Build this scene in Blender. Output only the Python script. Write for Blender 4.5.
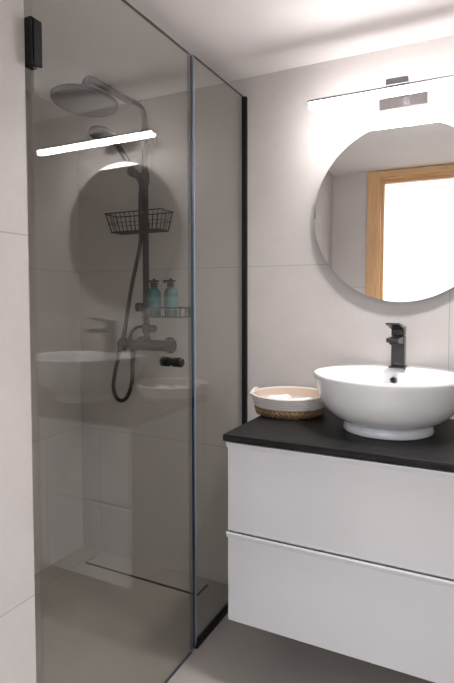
import bpy, bmesh, math, random
from mathutils import Vector, Matrix
random.seed(4)
for o in list(bpy.data.objects): bpy.data.objects.remove(o, do_unlink=True)
SC = bpy.context.scene
COL = SC.collection

# ------------------------------------------------------------------ camera
cd = bpy.data.cameras.new('camera'); cam = bpy.data.objects.new('camera', cd); COL.objects.link(cam)
rt = Vector((0.900834, 0.434164, -0.000308)); up = Vector((-0.018453, 0.038994, 0.999069)); fw = Vector((-0.433772, 0.899989, -0.043139))
m = Matrix((rt, up, -fw)).transposed().to_4x4(); m.translation = (0.89323, -1.85235, 1.19853)
cam.matrix_world = m
cd.sensor_width = 36; cd.sensor_fit = 'AUTO'; cd.lens = 508.5 / 683 * 36
cd.shift_x = (227 - 244.77) / 683; cd.shift_y = (321.98 - 341.5) / 683
cd.clip_start = 0.01
SC.camera = cam

# ------------------------------------------------------------------ world, lights, exposure
w = bpy.data.worlds.new('world'); SC.world = w; w.use_nodes = True
w.node_tree.nodes['Background'].inputs[0].default_value = (0.8, 0.88, 1, 1)
w.node_tree.nodes['Background'].inputs[1].default_value = 0.1
LAMP_EMIT = 76.0        # the LED strip over the mirror
HALL_W = 78.0           # hallway ceiling light
FILL_W = 9.0           # unseen round fill light, added to brighten the room
def area(name, loc, rot, sx, sy, power, col):
    l = bpy.data.lights.new(name, 'AREA'); l.shape = 'RECTANGLE'; l.size = sx; l.size_y = sy
    l.energy = power; l.color = col
    o = bpy.data.objects.new(name, l); COL.objects.link(o); o.location = loc; o.rotation_euler = rot
    return o
area('hallway_light', (0.9, -1.85, 2.45), (math.radians(-40), 0, 0), 1.4, 0.3, HALL_W, (0.85, 0.92, 1.0))
fill = area('added_fill_light', (0.78, -0.60, 2.07), (0, 0, 0), 0.2, 0.2, FILL_W, (1.0, 0.955, 0.93)).data  # added fill at ceiling height, out of view; lifts walls, floor and shower
fill.shape = 'DISK'; fill.spread = math.radians(125)
VS = SC.view_settings
VS.view_transform = 'Standard'; VS.look = 'None'; VS.gamma = 1; VS.use_curve_mapping = False
VS.exposure = 0.06

# ------------------------------------------------------------------ materials
def mat(name):
    m = bpy.data.materials.new(name); m.use_nodes = True
    nt = m.node_tree; b = nt.nodes['Principled BSDF']
    return m, nt, b
def plain(name, col, rough=0.5, metal=0.0, spec=0.5, coat=0.0, noise=0.0, nscale=30.0, bump=0.0):
    m, nt, b = mat(name)
    b.inputs['Roughness'].default_value = rough; b.inputs['Metallic'].default_value = metal
    b.inputs['Specular IOR Level'].default_value = spec; b.inputs['Coat Weight'].default_value = coat
    b.inputs['Coat Roughness'].default_value = 0.04
    b.inputs['Base Color'].default_value = (*col, 1)
    tc = nt.nodes.new('ShaderNodeTexCoord'); n = nt.nodes.new('ShaderNodeTexNoise')
    n.inputs['Scale'].default_value = nscale; n.inputs['Detail'].default_value = 4
    nt.links.new(tc.outputs['Object'], n.inputs['Vector'])
    if noise > 0:
        r = nt.nodes.new('ShaderNodeMix'); r.data_type = 'RGBA'
        r.inputs[6].default_value = (*[c * (1 - noise) for c in col], 1); r.inputs[7].default_value = (*[min(1, c * (1 + noise)) for c in col], 1)
        nt.links.new(n.outputs['Fac'], r.inputs[0]); nt.links.new(r.outputs[2], b.inputs['Base Color'])
    if bump > 0:
        bp = nt.nodes.new('ShaderNodeBump'); bp.inputs['Strength'].default_value = bump; bp.inputs['Distance'].default_value = 0.002
        nt.links.new(n.outputs['Fac'], bp.inputs['Height']); nt.links.new(bp.outputs[0], b.inputs['Normal'])
    return m

def tile_mat(name, col, ua, u0, du, va, v0, dv, rough=0.45, grout=0.72, gw=0.0016, stag=0.0):
    """large format concrete-look tile; joints along world axes ua, va"""
    m, nt, b = mat(name)
    N = nt.nodes.new; L = nt.links.new
    tc = N('ShaderNodeTexCoord'); sp = N('ShaderNodeSeparateXYZ'); L(tc.outputs['Object'], sp.inputs[0])
    def joint(ax, o, d):
        s = N('ShaderNodeMath'); s.operation = 'SUBTRACT'; L(sp.outputs[ax], s.inputs[0])
        if isinstance(o, float): s.inputs[1].default_value = o
        else: L(o.outputs[0], s.inputs[1])
        pp = N('ShaderNodeMath'); pp.operation = 'PINGPONG'; L(s.outputs[0], pp.inputs[0]); pp.inputs[1].default_value = d / 2
        lt = N('ShaderNodeMath'); lt.operation = 'LESS_THAN'; L(pp.outputs[0], lt.inputs[0]); lt.inputs[1].default_value = gw
        fl = N('ShaderNodeMath'); fl.operation = 'DIVIDE'; L(s.outputs[0], fl.inputs[0]); fl.inputs[1].default_value = d
        fr = N('ShaderNodeMath'); fr.operation = 'FLOOR'; L(fl.outputs[0], fr.inputs[0])
        return lt, fr
    j2, f2 = joint(va, v0, dv)
    so = N('ShaderNodeMath'); so.operation = 'MULTIPLY_ADD'; L(f2.outputs[0], so.inputs[0]); so.inputs[1].default_value = stag; so.inputs[2].default_value = u0
    j1, f1 = joint(ua, so, du)
    mx = N('ShaderNodeMath'); mx.operation = 'MAXIMUM'; L(j1.outputs[0], mx.inputs[0]); L(j2.outputs[0], mx.inputs[1])
    # offset the texture per tile so that each tile has its own clouding
    cb = N('ShaderNodeCombineXYZ'); L(f1.outputs[0], cb.inputs[0]); L(f2.outputs[0], cb.inputs[1])
    sc = N('ShaderNodeVectorMath'); sc.operation = 'SCALE'; L(cb.outputs[0], sc.inputs[0]); sc.inputs[3].default_value = 5.3
    ad = N('ShaderNodeVectorMath'); L(tc.outputs['Object'], ad.inputs[0]); L(sc.outputs[0], ad.inputs[1])
    n1 = N('ShaderNodeTexNoise'); n1.inputs['Scale'].default_value = 5; n1.inputs['Detail'].default_value = 6; n1.inputs['Roughness'].default_value = 0.6
    n2 = N('ShaderNodeTexNoise'); n2.inputs['Scale'].default_value = 70; n2.inputs['Detail'].default_value = 4
    L(ad.outputs[0], n1.inputs['Vector']); L(ad.outputs[0], n2.inputs['Vector'])
    a1 = N('ShaderNodeMath'); a1.operation = 'MULTIPLY_ADD'; L(n2.outputs['Fac'], a1.inputs[0]); a1.inputs[1].default_value = 0.35; 
    L(n1.outputs['Fac'], a1.inputs[2])
    rp = N('ShaderNodeValToRGB'); L(a1.outputs[0], rp.inputs[0])
    rp.color_ramp.elements[0].position = 0.35; rp.color_ramp.elements[0].color = (*[c * 0.92 for c in col], 1)
    rp.color_ramp.elements[1].position = 1.0; rp.color_ramp.elements[1].color = (*[c * 1.07 for c in col], 1)
    mc = N('ShaderNodeMix'); mc.data_type = 'RGBA'; L(mx.outputs[0], mc.inputs[0]); L(rp.outputs[0], mc.inputs[6])
    mc.inputs[7].default_value = (*[c * grout for c in col], 1); L(mc.outputs[2], b.inputs['Base Color'])
    bp = N('ShaderNodeBump'); bp.inputs['Strength'].default_value = 0.08; bp.inputs['Distance'].default_value = 0.002
    L(n2.outputs['Fac'], bp.inputs['Height']); L(bp.outputs[0], b.inputs['Normal'])
    b.inputs['Roughness'].default_value = rough
    return m

def glass_mat(name, tint):
    """thin tinted pane: each face reflects by Fresnel and lets tinted light straight through"""
    m = bpy.data.materials.new(name); m.use_nodes = True; nt = m.node_tree; nt.nodes.clear()
    N = nt.nodes.new; L = nt.links.new
    out = N('ShaderNodeOutputMaterial'); mix = N('ShaderNodeMixShader'); tr = N('ShaderNodeBsdfTransparent'); gl = N('ShaderNodeBsdfGlossy')
    tr.inputs[0].default_value = (*tint, 1); gl.inputs['Roughness'].default_value = 0.0; gl.inputs[0].default_value = (1, 1, 1, 1)
    fr = N('ShaderNodeFresnel'); ge = N('ShaderNodeNewGeometry'); mi = N('ShaderNodeMix')
    mi.inputs[2].default_value = 1.52; mi.inputs[3].default_value = 1 / 1.52
    L(ge.outputs['Backfacing'], mi.inputs[0]); L(mi.outputs[0], fr.inputs['IOR'])
    L(fr.outputs[0], mix.inputs[0]); L(tr.outputs[0], mix.inputs[1]); L(gl.outputs[0], mix.inputs[2]); L(mix.outputs[0], out.inputs[0])
    return m

def emit_mat(name, col, s):
    m, nt, b = mat(name)
    b.inputs['Base Color'].default_value = (0.9, 0.9, 0.9, 1)
    b.inputs['Emission Color'].default_value = (*col, 1); b.inputs['Emission Strength'].default_value = s
    return m

def wood_mat(name, c1, c2, scale, stretch, rough, bump=0.1, spec=0.5):
    m, nt, b = mat(name); b.inputs['Specular IOR Level'].default_value = spec; N = nt.nodes.new; L = nt.links.new
    tc = N('ShaderNodeTexCoord'); mp = N('ShaderNodeMapping'); mp.inputs['Scale'].default_value = stretch
    L(tc.outputs['Object'], mp.inputs[0])
    n = N('ShaderNodeTexNoise'); n.inputs['Scale'].default_value = scale; n.inputs['Detail'].default_value = 8; n.inputs['Roughness'].default_value = 0.65; n.inputs['Distortion'].default_value = 0.6
    L(mp.outputs[0], n.inputs['Vector'])
    r = N('ShaderNodeValToRGB'); L(n.outputs['Fac'], r.inputs[0])
    r.color_ramp.elements[0].position = 0.35; r.color_ramp.elements[0].color = (*c1, 1)
    r.color_ramp.elements[1].position = 0.72; r.color_ramp.elements[1].color = (*c2, 1)
    L(r.outputs[0], b.inputs['Base Color']); b.inputs['Roughness'].default_value = rough
    bp = N('ShaderNodeBump'); bp.inputs['Strength'].default_value = bump; bp.inputs['Distance'].default_value = 0.002
    L(n.outputs['Fac'], bp.inputs['Height']); L(bp.outputs[0], b.inputs['Normal'])
    return m

TILE = (0.57, 0.537, 0.522)
FLOORC = (0.43, 0.395, 0.365)
M = dict(
    tile_back=tile_mat('tile_back', TILE, 0, 0.77, 4.602, 2, 0.587, 0.745, stag=1.534),
    tile_side=tile_mat('tile_side', TILE, 1, 0.53, 4.6, 2, 0.587, 0.745, stag=0.748),
    tile_front=tile_mat('tile_front', TILE, 1, -0.218, 2.6, 2, 0.543, 0.795),
    tile_floor=tile_mat('tile_floor', FLOORC, 0, -0.773, 1.534, 1, -1.52, 0.767, rough=0.5, grout=0.6),
    drain_tile=tile_mat('drain_tile', FLOORC, 0, 5.3, 9, 1, 5.7, 9, rough=0.5),
    paint=plain('ceiling_paint', (0.85, 0.82, 0.82), 0.9, noise=0.02, nscale=6),
    hall=plain('hall_paint', (0.86, 0.87, 0.88), 0.9, noise=0.01),
    hallfloor=wood_mat('hall_floor', (0.35, 0.25, 0.16), (0.5, 0.37, 0.24), 3, (1, 12, 1), 0.5),
    oak=wood_mat('oak', (0.62, 0.36, 0.17), (0.76, 0.49, 0.26), 6, (14, 14, 1.2), 0.45),
    oakh=wood_mat('oak_header', (0.62, 0.36, 0.17), (0.76, 0.49, 0.26), 6, (1.2, 14, 14), 0.45),
    glass=glass_mat('smoked_glass', (0.94, 0.94, 0.92)),
    edge=plain('glass_edge', (0.24, 0.34, 0.50), 0.2, spec=0.6),
    darkarm=plain('dark_arm', (0.12, 0.12, 0.125), 0.6, spec=0.2),
    topedge=plain('glass_top_edge', (0.09, 0.095, 0.09), 0.2),
    magnet=plain('magnet_strip', (0.035, 0.055, 0.10), 0.3),
    seal=glass_mat('clear_seal', (0.72, 0.74, 0.77)),
    black=plain('black_metal', (0.010, 0.010, 0.011), 0.45, spec=0.2, noise=0.1),
    blackgloss=plain('black_faucet', (0.018, 0.018, 0.019), 0.3, noise=0.1),
    rubber=plain('hose_black', (0.012, 0.012, 0.012), 0.4),
    nozzle=plain('nozzle_face', (0.03, 0.03, 0.032), 0.5, noise=0.3, nscale=250),
    chrome=plain('chrome', (0.62, 0.62, 0.64), 0.18, metal=1.0, noise=0.02),
    alu=plain('aluminium', (0.30, 0.295, 0.31), 0.3, metal=1.0, noise=0.05),
    plate=plain('satin_plate', (0.40, 0.385, 0.39), 0.15, metal=1.0, noise=0.04),
    mirror=plain('mirror_silver', (0.93, 0.94, 0.94), 0.0, metal=1.0),
    mirror_edge=plain('mirror_edge', (0.42, 0.43, 0.44), 0.3, noise=0.03),
    led=emit_mat('led_diffuser', (1.0, 0.95, 0.93), LAMP_EMIT),
    lacquer=plain('white_lacquer', (0.72, 0.72, 0.75), 0.12, spec=0.5, coat=0.3, noise=0.005),
    counter=wood_mat('black_oak', (0.004, 0.004, 0.0045), (0.028, 0.027, 0.027), 5, (1.2, 18, 18), 0.5, 0.4, 0.22),
    ceramic=plain('ceramic', (0.86, 0.87, 0.89), 0.08, spec=0.5, coat=0.4),
    teal=plain('teal_plastic', (0.012, 0.115, 0.12), 0.12, spec=0.6, noise=0.15, nscale=12),
    teallabel=plain('teal_label', (0.03, 0.17, 0.175), 0.3, noise=0.1),
    rope=plain('cotton_rope', (0.74, 0.69, 0.65), 0.9, noise=0.06, nscale=160, bump=0.6),
    ropein=plain('rope_inside', (0.66, 0.52, 0.42), 0.9, noise=0.08, nscale=160, bump=0.6),
    seagrass=plain('seagrass', (0.24, 0.15, 0.075), 0.8, noise=0.9, nscale=110, bump=1.0),
    towel=plain('towel', (0.82, 0.80, 0.78), 0.95, noise=0.05, nscale=220, bump=0.8),
    dark=plain('dark_gap', (0.01, 0.01, 0.01), 0.7),
)

# ------------------------------------------------------------------ mesh helpers
def obj(name, bm, m, parent=None, smooth=False):
    bmesh.ops.recalc_face_normals(bm, faces=bm.faces)
    me = bpy.data.meshes.new(name); bm.to_mesh(me); bm.free()
    me.materials.append(M[m] if isinstance(m, str) else m)
    if smooth: me.polygons.foreach_set('use_smooth', [True] * len(me.polygons))
    o = bpy.data.objects.new(name, me); COL.objects.link(o)
    if smooth == 'angle':
        me.set_sharp_from_angle(angle=math.radians(35))
    if parent:
        o.parent = parent; o.location = -Vector(parent.location)   # meshes are written in room coordinates
    return o
def origin(o, p):
    """move a one-mesh thing's origin to p"""
    p = Vector(p); o.data.transform(Matrix.Translation(-p)); o.location = p
def thing(name, label, cat, loc, group=None):
    o = bpy.data.objects.new(name, None); COL.objects.link(o); o.location = loc; o.empty_display_size = 0.05
    o['label'] = label; o['category'] = cat
    if group: o['group'] = group
    return o
def struct(name, bm, m, smooth=False):
    o = obj(name, bm, m, None, smooth); o['kind'] = 'structure'; return o
def box(bm, x0, x1, y0, y1, z0, z1, bev=0.0, seg=2):
    vs = [bm.verts.new((x, y, z)) for x in (x0, x1) for y in (y0, y1) for z in (z0, z1)]
    idx = [(0, 1, 3, 2), (4, 6, 7, 5), (0, 4, 5, 1), (2, 3, 7, 6), (0, 2, 6, 4), (1, 5, 7, 3)]
    fs = [bm.faces.new([vs[i] for i in f]) for f in idx]
    if bev > 0:
        es = list({e for f in fs for e in f.edges})
        bmesh.ops.bevel(bm, geom=es, offset=bev, segments=seg, affect='EDGES', profile=0.5)
    return bm
def B(*a, **k): return box(bmesh.new(), *a, **k)
def frame_axes(t):
    t = t.normalized(); a = Vector((0, 0, 1)) if abs(t.z) < 0.9 else Vector((1, 0, 0))
    u = t.cross(a).normalized(); return u, t.cross(u).normalized()
def tube(bm, pts, r, n=10, closed=False, caps=True):
    pts = [Vector(p) for p in pts]; k = len(pts)
    rs = r if isinstance(r, (list, tuple)) else [r] * k
    rings = []; u = None
    for i, p in enumerate(pts):
        if closed: t = pts[(i + 1) % k] - pts[i - 1]
        else: t = pts[min(i + 1, k - 1)] - pts[max(i - 1, 0)]
        t = t.normalized()
        if u is None: u, v = frame_axes(t)
        else:
            u = (u - t * u.dot(t)).normalized()
        v = t.cross(u)
        rings.append([bm.verts.new(p + (u * math.cos(2 * math.pi * j / n) + v * math.sin(2 * math.pi * j / n)) * rs[i]) for j in range(n)])
    m_ = k if closed else k - 1
    for i in range(m_):
        a, b = rings[i], rings[(i + 1) % k]
        for j in range(n): bm.faces.new((a[j], a[(j + 1) % n], b[(j + 1) % n], b[j]))
    if caps and not closed:
        bm.faces.new(rings[0]); bm.faces.new(rings[-1][::-1])
    return bm
def spline(P, n=8, closed=False):
    P = [Vector(p) for p in P]; out = []; k = len(P)
    rng = range(k) if closed else range(k - 1)
    for i in rng:
        if closed: p0, p1, p2, p3 = P[i - 1], P[i], P[(i + 1) % k], P[(i + 2) % k]
        else: p0, p1, p2, p3 = P[max(i - 1, 0)], P[i], P[i + 1], P[min(i + 2, k - 1)]
        for s in range(n):
            t = s / n
            out.append(0.5 * ((2 * p1) + (p2 - p0) * t + (2 * p0 - 5 * p1 + 4 * p2 - p3) * t * t + (3 * p1 - p0 - 3 * p2 + p3) * t ** 3))
    if not closed: out.append(P[-1])
    return out
def loft(bm, rings, cap0=True, cap1=True):
    R = [[bm.verts.new(p) for p in r] for r in rings]; n = len(R[0])
    for a, b in zip(R, R[1:]):
        for j in range(n): bm.faces.new((a[j], a[(j + 1) % n], b[(j + 1) % n], b[j]))
    if cap0: bm.faces.new(R[0][::-1])
    if cap1: bm.faces.new(R[-1])
    return bm
def ering(cx, cy, a, b, z, n=64): return [Vector((cx + a * math.cos(2 * math.pi * j / n), cy + b * math.sin(2 * math.pi * j / n), z)) for j in range(n)]
def lathe(bm, c, axis, prof, n=40, cap0=True, cap1=True):
    """prof = [(r, h)] along axis from point c"""
    ax = Vector(axis).normalized(); u, v = frame_axes(ax); c = Vector(c)
    return loft(bm, [[c + ax * h + (u * math.cos(2 * math.pi * j / n) + v * math.sin(2 * math.pi * j / n)) * r for j in range(n)] for r, h in prof], cap0, cap1)

# ------------------------------------------------------------------ the room
H = 2.0757; YF = -1.54; XL = -0.876; XR = 2.1; YN = -1.060; XN = -0.008
struct('floor', B(XL - 0.1, XR + 0.1, YF - 0.1, 0.1, -0.08, 0), 'tile_floor')
struct('ceiling', B(XL - 0.1, XR + 0.1, YF - 0.1, 0.1, H, H + 0.1), 'paint')
struct('wall_back', B(XL - 0.1, XR + 0.1, 0, 0.1, 0, H), 'tile_back')
struct('wall_left', B(XL - 0.1, XL, YN, 0, 0, H), 'tile_side')
struct('wall_foreground', B(XL - 0.1, XN, YF, YN, 0, H), 'tile_front')
struct('wall_right', B(XR, XR + 0.1, YF, 0, 0, H), 'tile_side')
DX0, DX1, DZ = 0.305, 1.14, 2.018                 # door opening
bm = B(XN, DX0 - 0.02, YF - 0.1, YF, 0, H); box(bm, DX1 + 0.02, XR + 0.1, YF - 0.1, YF, 0, H); box(bm, DX0 - 0.02, DX1 + 0.02, YF - 0.1, YF, DZ + 0.02, H)
struct('wall_front', bm, 'tile_back')
# oak door frame round the opening
d = bpy.data.objects.new('door_1', None); COL.objects.link(d); d.location = (DX0, YF, 0); d['kind'] = 'structure'
def upright(bm, x0, x1, y0, y1, z1): box(bm, x0, x1, y0, y1, 0, z1, 0.003)
CT = 2.072
bm = bmesh.new(); upright(bm, DX0 - 0.085, DX0 - 0.012, YF, YF + 0.016, CT); upright(bm, DX1 + 0.012, DX1 + 0.085, YF, YF + 0.016, CT); obj('door_casing', bm, 'oak', d)
bm = bmesh.new(); upright(bm, DX0 - 0.02, DX0, YF - 0.1, YF + 0.006, DZ + 0.02); upright(bm, DX1, DX1 + 0.02, YF - 0.1, YF + 0.006, DZ + 0.02); obj('door_jamb', bm, 'oak', d)
bm = bmesh.new(); upright(bm, DX0, DX0 + 0.018, YF - 0.06, YF - 0.02, DZ - 0.018); upright(bm, DX1 - 0.018, DX1, YF - 0.06, YF - 0.02, DZ - 0.018); obj('door_stop', bm, 'oak', d)
bm = B(DX0 - 0.012, DX1 + 0.012, YF, YF + 0.016, DZ + 0.012, CT, bev=0.003); obj('header_casing', bm, 'oakh', d)
bm = B(DX0 - 0.0, DX1 + 0.0, YF - 0.1, YF + 0.006, DZ, DZ + 0.02, bev=0.002); box(bm, DX0, DX1, YF - 0.06, YF - 0.02, DZ - 0.018, DZ, 0.002); obj('header_jamb', bm, 'oakh', d)
# bright hallway beyond the door
HX0, HX1, HY = -0.6, 2.4, -3.4
struct('floor_hallway', B(HX0 - 0.1, HX1 + 0.1, HY - 0.1, YF - 0.1, -0.08, 0), 'hallfloor')
struct('ceiling_hallway', B(HX0 - 0.1, HX1 + 0.1, HY - 0.1, YF - 0.1, 2.6, 2.7), 'hall')
bm = B(HX0 - 0.1, HX0, HY, YF - 0.1, 0, 2.6); box(bm, HX1, HX1 + 0.1, HY, YF - 0.1, 0, 2.6); box(bm, HX0 - 0.1, HX1 + 0.1, HY - 0.1, HY, 0, 2.6)
box(bm, XR + 0.1, HX1 + 0.1, YF - 0.1, YF, 0, 2.6); box(bm, XL, XR + 0.1, YF - 0.1, YF - 0.0, H + 0.1, 2.6)
struct('wall_hallway', bm, 'hall')

# ------------------------------------------------------------------ shower glass
GH = 2.0; YJ = -0.392; T = 0.004
g = thing('glass_panel', 'fixed smoked glass shower panel in black wall and floor channels', 'shower screen', (0, -0.2, 0))
obj('pane', B(-T, T, YJ, -0.004, 0.012, GH), 'glass', g)
obj('top_edge', B(-T, T, YJ, -0.004, GH, GH + 0.0008), 'topedge', g)['label'] = 'dark top edge of the glass'
obj('edge', B(-T - 0.001, T + 0.001, YJ - 0.004, YJ, 0.012, GH), 'edge', g)['label'] = 'blue-grey polished vertical glass edge'
obj('wall_channel', B(-0.0055, 0.0135, -0.016, -0.0005, 0, GH, bev=0.001), 'black', g)['label'] = 'black wall channel'
obj('floor_channel', B(-0.009, 0.010, YJ - 0.004, -0.016, 0.0005, 0.020, bev=0.001), 'black', g)['label'] = 'black floor channel'
dr = thing('shower_door', 'hinged smoked glass shower door with black knob', 'shower door', (0, YN + 0.01, 0))
obj('pane', B(-T, T, YN + 0.012, YJ - 0.0265, 0.008, GH - 0.006), 'glass', dr)
obj('seal', B(-T - 0.002, T + 0.002, YJ - 0.026, YJ - 0.011, 0.008, GH - 0.006), 'seal', dr)['label'] = 'clear vertical seal strip'
obj('top_edge', B(-T, T, YN + 0.012, YJ - 0.0265, GH - 0.006, GH - 0.004), 'topedge', dr)['label'] = 'dark top edge of the glass'
obj('bottom_seal', B(-T, T, YN + 0.012, YJ - 0.0265, 0.002, 0.005), 'magnet', dr)['label'] = 'dark seal along the bottom edge'
obj('magnet_strip', B(-T, T - 0.001, YJ - 0.010, YJ - 0.005, 0.008, GH - 0.006), 'magnet', dr)['label'] = 'dark blue vertical strip on the closing edge'
bm = B(-0.020, -T, YN + 0.001, YN + 0.030, 1.700, 1.797, bev=0.002); box(bm, T, 0.012, YN + 0.001, YN + 0.030, 1.700, 1.797, 0.002); box(bm, -0.020, 0.012, YN, YN + 0.008, 1.700, 1.797, 0.001)
obj('hinge', bm, 'black', dr)['label'] = 'black hinge'
kc = Vector((0, -0.524, 1.005))
for s in (-1, 1):
    bm = lathe(bmesh.new(), kc, (s, 0, 0), [(0.0125, T), (0.0125, 0.007), (0.015, 0.008), (0.0155, 0.013), (0.015, 0.017), (0.0115, 0.0185), (0.0115, 0.021), (0.015, 0.0212), (0.0155, 0.030), (0.015, 0.036), (0.012, 0.039)], 28)
    obj('knob', bm, 'black', dr, 'angle')['label'] = 'black ribbed knob'

# ------------------------------------------------------------------ floor drain
dn = thing('floor_drain', 'long linear shower drain with tiled cover set in the floor', 'drain', (-0.45, -0.083, 0))
x0, x1, y0, y1 = -0.752, -0.151, -0.126, -0.036
bm = bmesh.new(); box(bm, x0, x1, y0, y1, 0.0004, 0.0012); obj('slot', bm, 'dark', dn)['label'] = 'black slot around the cover'
obj('cover', B(x0 + 0.006, x1 - 0.010, y0 + 0.011, y1 - 0.003, 0.0012, 0.003), 'drain_tile', dn)

# ------------------------------------------------------------------ shower column
RX, RY = -0.434, -0.072
sc = thing('shower_column', 'black shower column with overhead rain shower and mixer on the tiled wall', 'shower', (RX, RY, 0.95))
def arc(c, r, a0, a1, n, f): return [Vector(f(c, r, a0 + (a1 - a0) * i / n)) for i in range(n + 1)]
ZA = 2.003; AE = -0.42; BR = 0.048
bend = [(RX, RY, 1.02), (RX, RY, 1.5), (RX, RY, ZA - BR)] + [(RX, RY - BR + BR * math.cos(a), ZA - BR + BR * math.sin(a)) for a in [math.pi / 2 * i / 8 for i in range(1, 9)]]
bend += [(RX, AE + 0.035, ZA)] + [(RX, AE + 0.035 - 0.035 * math.sin(a), ZA - 0.035 + 0.035 * math.cos(a)) for a in [math.pi / 2 * i / 6 for i in range(1, 7)]] + [(RX, AE, 1.935)]
obj('riser', tube(bmesh.new(), bend, 0.0132, 16), 'black', sc, True)['label'] = 'black riser pipe bent over at the top'
HT = Vector((0, -0.11, -1)).normalized()
hd = obj('shower_head', lathe(bmesh.new(), (RX, AE, 1.950), HT, [(0.015, 0), (0.018, 0.010), (0.02, 0.020), (0.03, 0.026), (0.112, 0.031), (0.117, 0.034), (0.117, 0.040), (0.115, 0.042)], 64), 'black', sc, 'angle')
hd['label'] = 'flat round black rain head'
hf = obj('spray_face', lathe(bmesh.new(), Vector((RX, AE, 1.950)) + HT * 0.0421, HT, [(0.109, 0.0), (0.109, 0.0015)], 48), 'nozzle', hd); hf.location = (0, 0, 0)
# mixer
ZM = 1.005
bm = lathe(bmesh.new(), (RX - 0.105, RY, ZM), (1, 0, 0), [(0.021, 0), (0.0235, 0.004), (0.0235, 0.206), (0.021, 0.21)], 28)
obj('mixer_body', bm, 'black', sc, 'angle')
for s in (-1, 1):
    bm = lathe(bmesh.new(), (RX + s * 0.105, RY, ZM), (s, 0, 0), [(0.018, 0), (0.027, 0.004), (0.029, 0.009), (0.029, 0.028), (0.026, 0.032), (0.012, 0.033)], 28)
    obj('mixer_knob', bm, 'black', sc, 'angle')
    bm = lathe(bmesh.new(), (RX + s * 0.075, -0.001, ZM), (0, -1, 0), [(0.032, 0), (0.032, 0.006), (0.014, 0.012), (0.014, 0.06)], 28)
    obj('wall_union', bm, 'black', sc, 'angle')
# diverter collar with knob and the small side pipe
bm = lathe(bmesh.new(), (RX, RY, 1.02), (0, 0, 1), [(0.017, 0), (0.017, 0.016), (0.013, 0.02), (0.013, 0.035), (0.018, 0.04), (0.018, 0.072), (0.013, 0.077)], 24)
dv = obj('diverter', bm, 'black', sc, 'angle')
dk = obj('diverter_knob', lathe(bmesh.new(), (RX + 0.012, RY, 1.077), (1, 0, 0), [(0.010, 0), (0.010, 0.012), (0.016, 0.014), (0.016, 0.034), (0.013, 0.037)], 24), 'black', dv, 'angle'); dk.location = (0, 0, 0)
pp = spline([(RX - 0.01, RY, 1.085), (RX - 0.045, RY, 1.082), (RX - 0.075, RY, 1.062), (RX - 0.088, RY, 1.03), (RX - 0.088, RY, 1.01)], 6)
obj('side_pipe', tube(bmesh.new(), pp, 0.0065, 10), 'black', sc, True)
bm = lathe(bmesh.new(), (RX - 0.062, RY - 0.008, ZM - 0.02), (-0.12, 0, -1), [(0.013, 0), (0.014, 0.012), (0.010, 0.04), (0.0075, 0.055)], 20)
obj('hose_outlet', bm, 'black', sc, 'angle')
# wall bracket up high and the hand-shower holder
for z in (1.885,):
    bm = lathe(bmesh.new(), (RX, -0.001, z), (0, -1, 0), [(0.026, 0), (0.026, 0.008), (0.011, 0.012), (0.011, 0.06)], 24)
    lathe(bm, (RX, RY, z - 0.016), (0, 0, 1), [(0.016, 0), (0.016, 0.032)], 20)
    obj('wall_bracket', bm, 'black', sc, 'angle')
bm = lathe(bmesh.new(), (RX, RY, 1.690), (0, 0, 1), [(0.0185, 0), (0.0185, 0.045)], 24)
lathe(bm, (RX, RY - 0.014, 1.714), (0, -1, 0.1), [(0.013, 0), (0.013, 0.05), (0.019, 0.054), (0.019, 0.082), (0.016, 0.086)], 20)
obj('hand_shower_holder', bm, 'black', sc, 'angle')

# hand shower with its hose
hs = thing('hand_shower', 'black hand shower hung on the riser with long looping black hose', 'hand shower', (RX, -0.13, 1.71))
hp = spline([(RX, -0.102, 1.690), (RX, -0.140, 1.722), (RX, -0.20, 1.770), (RX, -0.262, 1.812), (RX, -0.300, 1.829)], 5)
obj('handle', tube(bmesh.new(), hp, [0.0095 + 0.005 * i / len(hp) for i in range(len(hp))], 14), 'black', hs, True)
bm = lathe(bmesh.new(), (RX, -0.331, 1.836), Vector((0, -0.30, -1)), [(0.012, -0.004), (0.034, 0.0), (0.049, 0.010), (0.051, 0.018), (0.048, 0.022)], 36)
obj('spray_head', bm, 'black', hs, 'angle')
hose = [(RX, -0.104, 1.692), (-0.444, -0.088, 1.668), (-0.457, -0.076, 1.62), (-0.457, -0.075, 1.50), (-0.457, -0.0755, 1.455), (-0.468, -0.083, 1.38), (-0.497, -0.095, 1.238), (-0.523, -0.105, 1.07), (-0.556, -0.11, 0.95), (-0.583, -0.11, 0.845),
        (-0.578, -0.11, 0.79), (-0.550, -0.11, 0.762), (-0.516, -0.108, 0.776), (-0.496, -0.104, 0.82), (-0.492, -0.096, 0.875), (-0.501, -0.085, 0.935)]
obj('hose', tube(bmesh.new(), spline(hose, 8), 0.0085, 10), 'rubber', hs, True)

# ------------------------------------------------------------------ wire baskets
def line_wire(bm, pts, r, closed=False): tube(bm, pts, r, 6, closed)
def rrect(x0, x1, y0, y1, z, r, n=4):
    out = []
    for cx, cy, a0 in ((x1 - r, y1 - r, 0), (x0 + r, y1 - r, 90), (x0 + r, y0 + r, 180), (x1 - r, y0 + r, 270)):
        for i in range(n + 1):
            a = math.radians(a0 + 90 * i / n); out.append(Vector((cx + r * math.cos(a), cy + r * math.sin(a), z)))
    return out
wb = thing('wire_basket', 'black wire shower basket on the riser, empty, with flared rim', 'basket', (RX, -0.12, 1.475))
bx0, bx1, by0, by1, zt, zb = -0.565, -0.278, -0.182, -0.088, 1.557, 1.481
ix0, ix1, iy0, iy1 = bx0 + 0.022, bx1 - 0.018, by0 + 0.012, by1 - 0.004
rim = bmesh.new(); line_wire(rim, rrect(bx0, bx1, by0, by1, zt, 0.008), 0.0026, True); obj('rim', rim, 'black', wb, True)
bm = bmesh.new()
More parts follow.
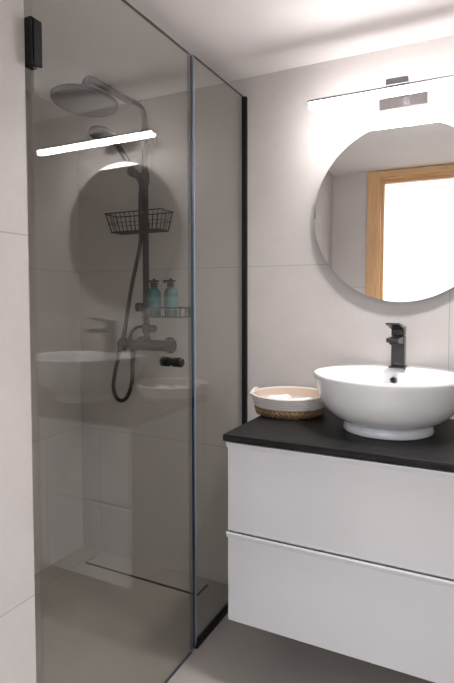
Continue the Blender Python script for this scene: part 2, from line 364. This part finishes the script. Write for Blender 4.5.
line_wire(bm, rrect(ix0, ix1, iy0, iy1, zb, 0.012), 0.0024, True)
for t in (0.48,):
    l = lambda a, b: a + (b - a) * t
    line_wire(bm, rrect(l(ix0, bx0), l(ix1, bx1), l(iy0, by0), l(iy1, by1), l(zb, zt), 0.010), 0.0013, True)
for i in range(12):
    t = (i + 0.5) / 12
    xt = bx0 + (bx1 - bx0) * t; xb = ix0 + (ix1 - ix0) * t
    line_wire(bm, [(xt, by0, zt), (xb, iy0, zb), (xb, iy1, zb), (xt, by1, zt)], 0.0018)
for i in range(4):
    t = (i + 0.5) / 4
    yt = by0 + (by1 - by0) * t; yb = iy0 + (iy1 - iy0) * t
    line_wire(bm, [(bx0, yt, zt), (ix0, yb, zb), (ix1, yb, zb), (bx1, yt, zt)], 0.0018)
obj('wire_grid', bm, 'black', wb, True)
bm = lathe(bmesh.new(), (RX, RY, 1.492), (0, 0, 1), [(0.019, 0), (0.019, 0.040)], 20); lathe(bm, (RX + 0.016, RY - 0.016, 1.512), (0.5, -1, 0), [(0.014, 0), (0.017, 0.006), (0.017, 0.024), (0.014, 0.03)], 20)
obj('clamp', bm, 'black', wb, 'angle')

ws = thing('wire_shelf', 'small black wire shelf holding two teal bottles beside the riser', 'shelf', (-0.30, -0.12, 1.13))
sx0, sx1, sy0, sy1, szt, szb = -0.400, -0.190, -0.165, -0.088, 1.168, 1.130
bm = bmesh.new(); line_wire(bm, rrect(sx0, sx1, sy0, sy1, szt, 0.02), 0.0030, True); obj('rim', bm, 'black', ws, True)
bm = bmesh.new(); line_wire(bm, rrect(sx0, sx1, sy0, sy1, szb, 0.02), 0.0026, True)
for i in range(9):
    x = sx0 + 0.015 + (sx1 - sx0 - 0.03) * i / 8
    line_wire(bm, [(x, sy0, szt), (x, sy0, szb), (x, sy1, szb), (x, sy1, szt)], 0.0018)
for i in range(5):
    y = sy0 + 0.02 + (sy1 - sy0 - 0.04) * i / 4
    line_wire(bm, [(sx0, y, szt), (sx0, y, szb), (sx1, y, szb), (sx1, y, szt)], 0.0018)
obj('wire_grid', bm, 'black', ws, True)
bm = lathe(bmesh.new(), (RX, RY, 1.145), (0, 0, 1), [(0.018, 0), (0.018, 0.042)], 20); lathe(bm, (RX - 0.014, RY - 0.004, 1.168), (-0.75, -1, 0), [(0.012, 0), (0.019, 0.008), (0.019, 0.026), (0.015, 0.031)], 22)
box(bm, RX, sx0 + 0.02, RY - 0.006, RY + 0.006, 1.150, 1.162)
obj('clamp', bm, 'black', ws, 'angle')

# teal pump bottles on the shelf
def bottle(x, y, z, label):
    t = thing('soap_bottle', label, 'bottle', (x, y, z), 'teal pump bottles on the wire shelf')
    bm = lathe(bmesh.new(), (x, y, z), (0, 0, 1), [(0.024, 0), (0.027, 0.003), (0.0275, 0.01), (0.0275, 0.092), (0.026, 0.101), (0.020, 0.110), (0.013, 0.115), (0.012, 0.121)], 32)
    obj('bottle_body', bm, 'teal', t, 'angle')
    bm = lathe(bmesh.new(), (x, y, z + 0.024), (0, 0, 1), [(0.0279, 0), (0.0279, 0.055)], 32, False, False); obj('paper_label', bm, 'teallabel', t, True)
    bm = lathe(bmesh.new(), (x, y, z + 0.119), (0, 0, 1), [(0.0145, 0), (0.0145, 0.018), (0.006, 0.020), (0.0055, 0.034)], 24)
    pm = obj('pump_collar', bm, 'black', t, 'angle')
    bm = B(x - 0.032, x + 0.020, y - 0.011, y + 0.011, z + 0.139, z + 0.147, bev=0.003)
    box(bm, x - 0.032, x - 0.025, y - 0.005, y + 0.005, z + 0.134, z + 0.147, 0.002)
    obj('pump_spout', bm, 'black', t, 'angle')
    return t
bottle(-0.352, -0.128, 1.1330, 'teal pump bottle next to the black riser pipe, left one on wire shelf')
bottle(-0.270, -0.128, 1.1330, 'teal pump bottle farther from the riser, nearer the glass edge on wire shelf')

# ------------------------------------------------------------------ vanity
vx0, vx1, vy = 0.186, 1.04, -0.500
va = thing('vanity_cabinet', 'floating glossy white vanity cabinet with two wide drawers', 'cabinet', (0.613, -0.25, 0.2184))
obj('carcass', B(vx0 + 0.003, vx1 - 0.003, vy + 0.022, -0.001, 0.222, 0.7715), 'lacquer', va)
def drawer(z0, z1):
    dwr = obj('drawer', B(vx0, vx1, vy - 0.004, vy + 0.018, z0, z1 - 0.016, bev=0.0012), 'lacquer', va)
    lip = bmesh.new()
    prof = [(vy + 0.018, z1 - 0.017), (vy - 0.004, z1 - 0.017), (vy - 0.010, z1 - 0.003), (vy - 0.009, z1), (vy - 0.002, z1), (vy + 0.018, z1 - 0.008)]
    R = [[Vector((x, y, z)) for y, z in prof] for x in (vx0 - 0.004, vx1 + 0.004)]
    loft(lip, R)
    h = obj('handle_lip', lip, 'lacquer', dwr); h.location = (0, 0, 0)
    h['label'] = 'slanted white grip edge'
drawer(0.4985, 0.7700); drawer(0.2184, 0.4930)
wt = obj('countertop', B(0.173, 1.052, -0.5124, -0.0005, 0.7735, 0.7937, bev=0.002), 'counter')
origin(wt, (0.613, -0.25, 0.7735)); wt['label'] = 'black wood-grain countertop on the white vanity'; wt['category'] = 'countertop'

# wash basin
BX, BY, BZ = 0.611, -0.235, 0.7940
ws_ = thing('wash_basin', 'round white ceramic vessel basin on the black countertop', 'basin', (BX, BY, BZ))
rings = []
outer = [(0.128, 0.127, 0.0), (0.136, 0.135, 0.001), (0.138, 0.137, 0.004), (0.136, 0.134, 0.016), (0.133, 0.131, 0.026), (0.135, 0.133, 0.030), (0.150, 0.146, 0.035), (0.176, 0.169, 0.050), (0.199, 0.190, 0.073), (0.214, 0.204, 0.100), (0.223, 0.212, 0.128), (0.230, 0.219, 0.154), (0.2325, 0.2215, 0.168), (0.2325, 0.2215, 0.174), (0.230, 0.219, 0.177)]
for a, b, z in outer: rings.append(ering(BX, BY, a, b, BZ + z))
inner = [(0.222, 0.178, -0.031, 0.1775), (0.218, 0.173, -0.034, 0.175), (0.214, 0.168, -0.036, 0.162), (0.205, 0.158, -0.036, 0.125), (0.180, 0.140, -0.034, 0.085), (0.135, 0.108, -0.028, 0.055), (0.075, 0.06, -0.022, 0.042), (0.025, 0.025, -0.018, 0.039)]
for a, b, dy, z in inner: rings.append(ering(BX, BY + dy, a, b, BZ + z))
obj('bowl', loft(bmesh.new(), rings), 'ceramic', ws_, True)
bm = lathe(bmesh.new(), (0.608, -0.1125, 0.929), (0, -1, 0.28), [(0.0075, 0.000), (0.0120, 0.001), (0.0120, 0.004), (0.0085, 0.005), (0.0075, 0.001)], 24)
ov = obj('overflow_ring', bm, 'alu', ws_, 'angle'); ov['label'] = 'metal overflow ring'
bm = lathe(bmesh.new(), (0.608, -0.1135, 0.9293), (0, -1, 0.28), [(0.0074, 0), (0.0074, 0.003)], 20); o2 = obj('overflow_hole', bm, 'dark', ov); o2.location = (0, 0, 0)
bm = lathe(bmesh.new(), (BX, BY - 0.018, BZ + 0.0385), (0, 0, 1), [(0.03, 0), (0.03, 0.003), (0.022, 0.006), (0.0, 0.007)], 28, True, False); obj('drain_plug', bm, 'black', ws_, 'angle')

# faucet
FX, FY, FZ = 0.618, -0.086, 0.9713
fa = thing('basin_faucet', 'black square single-lever faucet on the back of the white basin', 'faucet', (FX, FY, FZ))
obj('base_plate', B(FX - 0.027, FX + 0.027, FY - 0.027, FY + 0.025, FZ, FZ + 0.006, bev=0.0015), 'blackgloss', fa)
obj('faucet_body', B(FX - 0.0212, FX + 0.0212, FY - 0.0212, FY + 0.0212, FZ + 0.006, FZ + 0.106, bev=0.003), 'blackgloss', fa)
bm = bmesh.new()
loft(bm, [[Vector((FX + sx * 0.019, y, z)) for sx, z in ((-1, z0), (1, z0), (1, z1), (-1, z1))] for y, z0, z1 in ((FY - 0.02, FZ + 0.082, FZ + 0.106), (FY - 0.09, FZ + 0.088, FZ + 0.106), (FY - 0.125, FZ + 0.094, FZ + 0.106))])
sp = obj('spout', bm, 'blackgloss', fa)
bm = lathe(bmesh.new(), (FX, FY - 0.106, FZ + 0.093), (0, 0, -1), [(0.012, 0), (0.012, 0.007), (0.010, 0.009)], 20); ar = obj('aerator', bm, 'blackgloss', sp, 'angle'); ar.location = (0, 0, 0)
bm = B(FX - 0.0212, FX + 0.0212, FY - 0.0212, FY + 0.0212, FZ + 0.1075, FZ + 0.130, bev=0.003)
loft(bm, [[Vector((FX + sx * 0.0215, y, z)) for sx, z in ((-1, z0), (1, z0), (1, z1), (-1, z1))] for y, z0, z1 in ((FY + 0.0212, FZ + 0.126, FZ + 0.136), (FY - 0.0212, FZ + 0.128, FZ + 0.140), (FY - 0.075, FZ + 0.140, FZ + 0.148), (FY - 0.125, FZ + 0.150, FZ + 0.155))])
obj('lever', bm, 'blackgloss', fa)

# woven basket with towels
CX, CY, CZ = 0.251, -0.150, 0.7940; K = 1.05
kb = thing('woven_basket', 'low round white rope basket with brown woven base beside the basin', 'basket', (CX, CY, CZ))
def coil(bm, r, z, rad, ell=0.95):
    r *= K
    tube(bm, [(CX + r * math.cos(a), CY + r * ell * math.sin(a), z) for a in [2 * math.pi * i / 72 for i in range(72)]], rad, 8, True)
bm = bmesh.new()
for i in range(3): coil(bm, 0.108 + 0.003 * i, CZ + 0.006 + 0.0095 * i, 0.0056)
loft(bm, [ering(CX, CY, 0.108 * K, 0.103 * K, CZ + 0.001, 48), ering(CX, CY, 0.108 * K, 0.103 * K, CZ + 0.005, 48)])
for i in range(90):                                   # plaited strands of the seagrass foot
    a = 2 * math.pi * i / 90; s = 1 if i % 2 else -1
    tube(bm, [(CX + (0.1190 + 0.003 * k) * math.cos(a + s * 0.03 * (k - 1)), CY + (0.1190 + 0.003 * k) * 0.95 * math.sin(a + s * 0.03 * (k - 1)), CZ + 0.003 + 0.011 * k) for k in range(3)], 0.0032, 5)
obj('seagrass_base', bm, 'seagrass', kb, True)['label'] = 'brown plaited seagrass base'
bm = bmesh.new()
for i in range(5): coil(bm, 0.117 + 0.0028 * i, CZ + 0.0345 + 0.0085 * i, 0.0052)
obj('rope_wall', bm, 'rope', kb, True)['label'] = 'white coiled rope wall'
bm = bmesh.new(); loft(bm, [ering(CX, CY, 0.128, 0.121, CZ + 0.068, 56), ering(CX, CY, 0.119, 0.112, CZ + 0.034, 56), ering(CX, CY, 0.109, 0.104, CZ + 0.006, 56)], False, True); obj('lining', bm, 'ropein', kb, True)['label'] = 'tan inside of the basket'
for s in (-1, 1):
    bm = bmesh.new()
    P = [(CX + s * (0.134 + 0.002 * math.sin(math.pi * t)), CY + 0.045 * (t - 0.5) * 2, CZ + 0.062 + 0.016 * math.sin(math.pi * t)) for t in [i / 12 for i in range(13)]]
    tube(bm, P, 0.005, 8); obj('handle', bm, 'rope', kb, True)['label'] = 'white rope loop handle'
def towel(x, y, z, l, r, ang, label, sag):
    bm = bmesh.new(); n = 20
    for k, (rr, off) in enumerate(((r, 0.0),)):
        pts = []
        ringsl = []
        for i in range(15):
            t = i / 14 - 0.5
            e = 1 - 0.28 * (abs(t) * 2) ** 5
            c = Vector((t * l, 0, -sag * (t * 2) ** 2))
            ring = []
            for j in range(n):
                a = 2 * math.pi * j / n
                q = rr * e * (1 + 0.10 * math.sin(3 * a + 5 * t) + 0.07 * math.sin(5 * a - 9 * t))
                ring.append(c + Vector((0, math.cos(a) * q * 1.15, math.sin(a) * q * 0.85)))
            ringsl.append(ring)
        loft(bm, ringsl)
    bm.transform(Matrix.Translation((x, y, z)) @ Matrix.Rotation(ang, 4, 'Z'))
    o = obj('rolled_towel', bm, 'towel', None, True); origin(o, (x, y, z - r)); o['label'] = label; o['category'] = 'towel'; o['group'] = 'white towels in the basket'
    return o
towel(CX - 0.040, CY - 0.010, CZ + 0.039, 0.115, 0.028, 1.25, 'rolled white cloth in the left half of the rope basket', 0.004)
towel(CX + 0.045, CY - 0.005, CZ + 0.036, 0.115, 0.026, 1.05, 'rolled white cloth in the basket half nearer the basin', 0.004)

# ------------------------------------------------------------------ mirror
MX, MZ, MR = 0.613, 1.5026, 0.3125
mi = thing('wall_mirror', 'round frameless wall mirror above the basin', 'mirror', (MX, -0.019, MZ))
YAW, PIT = math.radians(1.0), math.radians(1.0)
rot = Matrix.Rotation(YAW, 4, 'Z') @ Matrix.Rotation(-PIT, 4, 'X')
def disc(r, y0, y1, bev):
    bm = lathe(bmesh.new(), (0, y0, 0), (0, -1, 0), [(r - bev, 0), (r, bev), (r, (y0 - y1) - bev), (r - bev, y0 - y1)], 128)
    bm.transform(rot); bm.transform(Matrix.Translation((MX, -0.019, MZ))); return bm
obj('backing', disc(MR, 0.008, -0.0075, 0.001), 'mirror_edge', mi, 'angle')['label'] = 'grey mirror edge'
obj('mirror_glass', disc(MR - 0.0015, -0.0076, -0.0090, 0.0004), 'mirror', mi)

# ------------------------------------------------------------------ mirror light
LX0, LX1, LY, LZ = 0.324, 0.945, -0.166, 1.862
ml = thing('mirror_light', 'long slim LED bar light mounted above the round mirror', 'wall light', (0.61, -0.01, 1.88))
obj('wall_plate', B(0.532, 0.692, -0.026, -0.0005, 1.858, 1.898, bev=0.002), 'plate', ml)
obj('arm', B(0.606, 0.628, LY - 0.008, -0.026, 1.892, 1.897, bev=0.001), 'darkarm', ml)
obj('clip', B(0.583, 0.651, LY - 0.016, LY + 0.016, 1.8755, 1.8965, bev=0.0015), 'alu', ml)
obj('housing', B(LX0, LX1, LY - 0.0128, LY + 0.0128, 1.8675, 1.8755, bev=0.001), 'alu', ml)
obj('diffuser', B(LX0 + 0.003, LX1 - 0.003, LY - 0.0125, LY + 0.0125, 1.848, 1.8673, bev=0.004, seg=3), 'led', ml)
for x in (LX0, LX1 - 0.003):
    obj('end_cap', B(x, x + 0.003, LY - 0.013, LY + 0.013, 1.858, 1.8675), 'alu', ml)
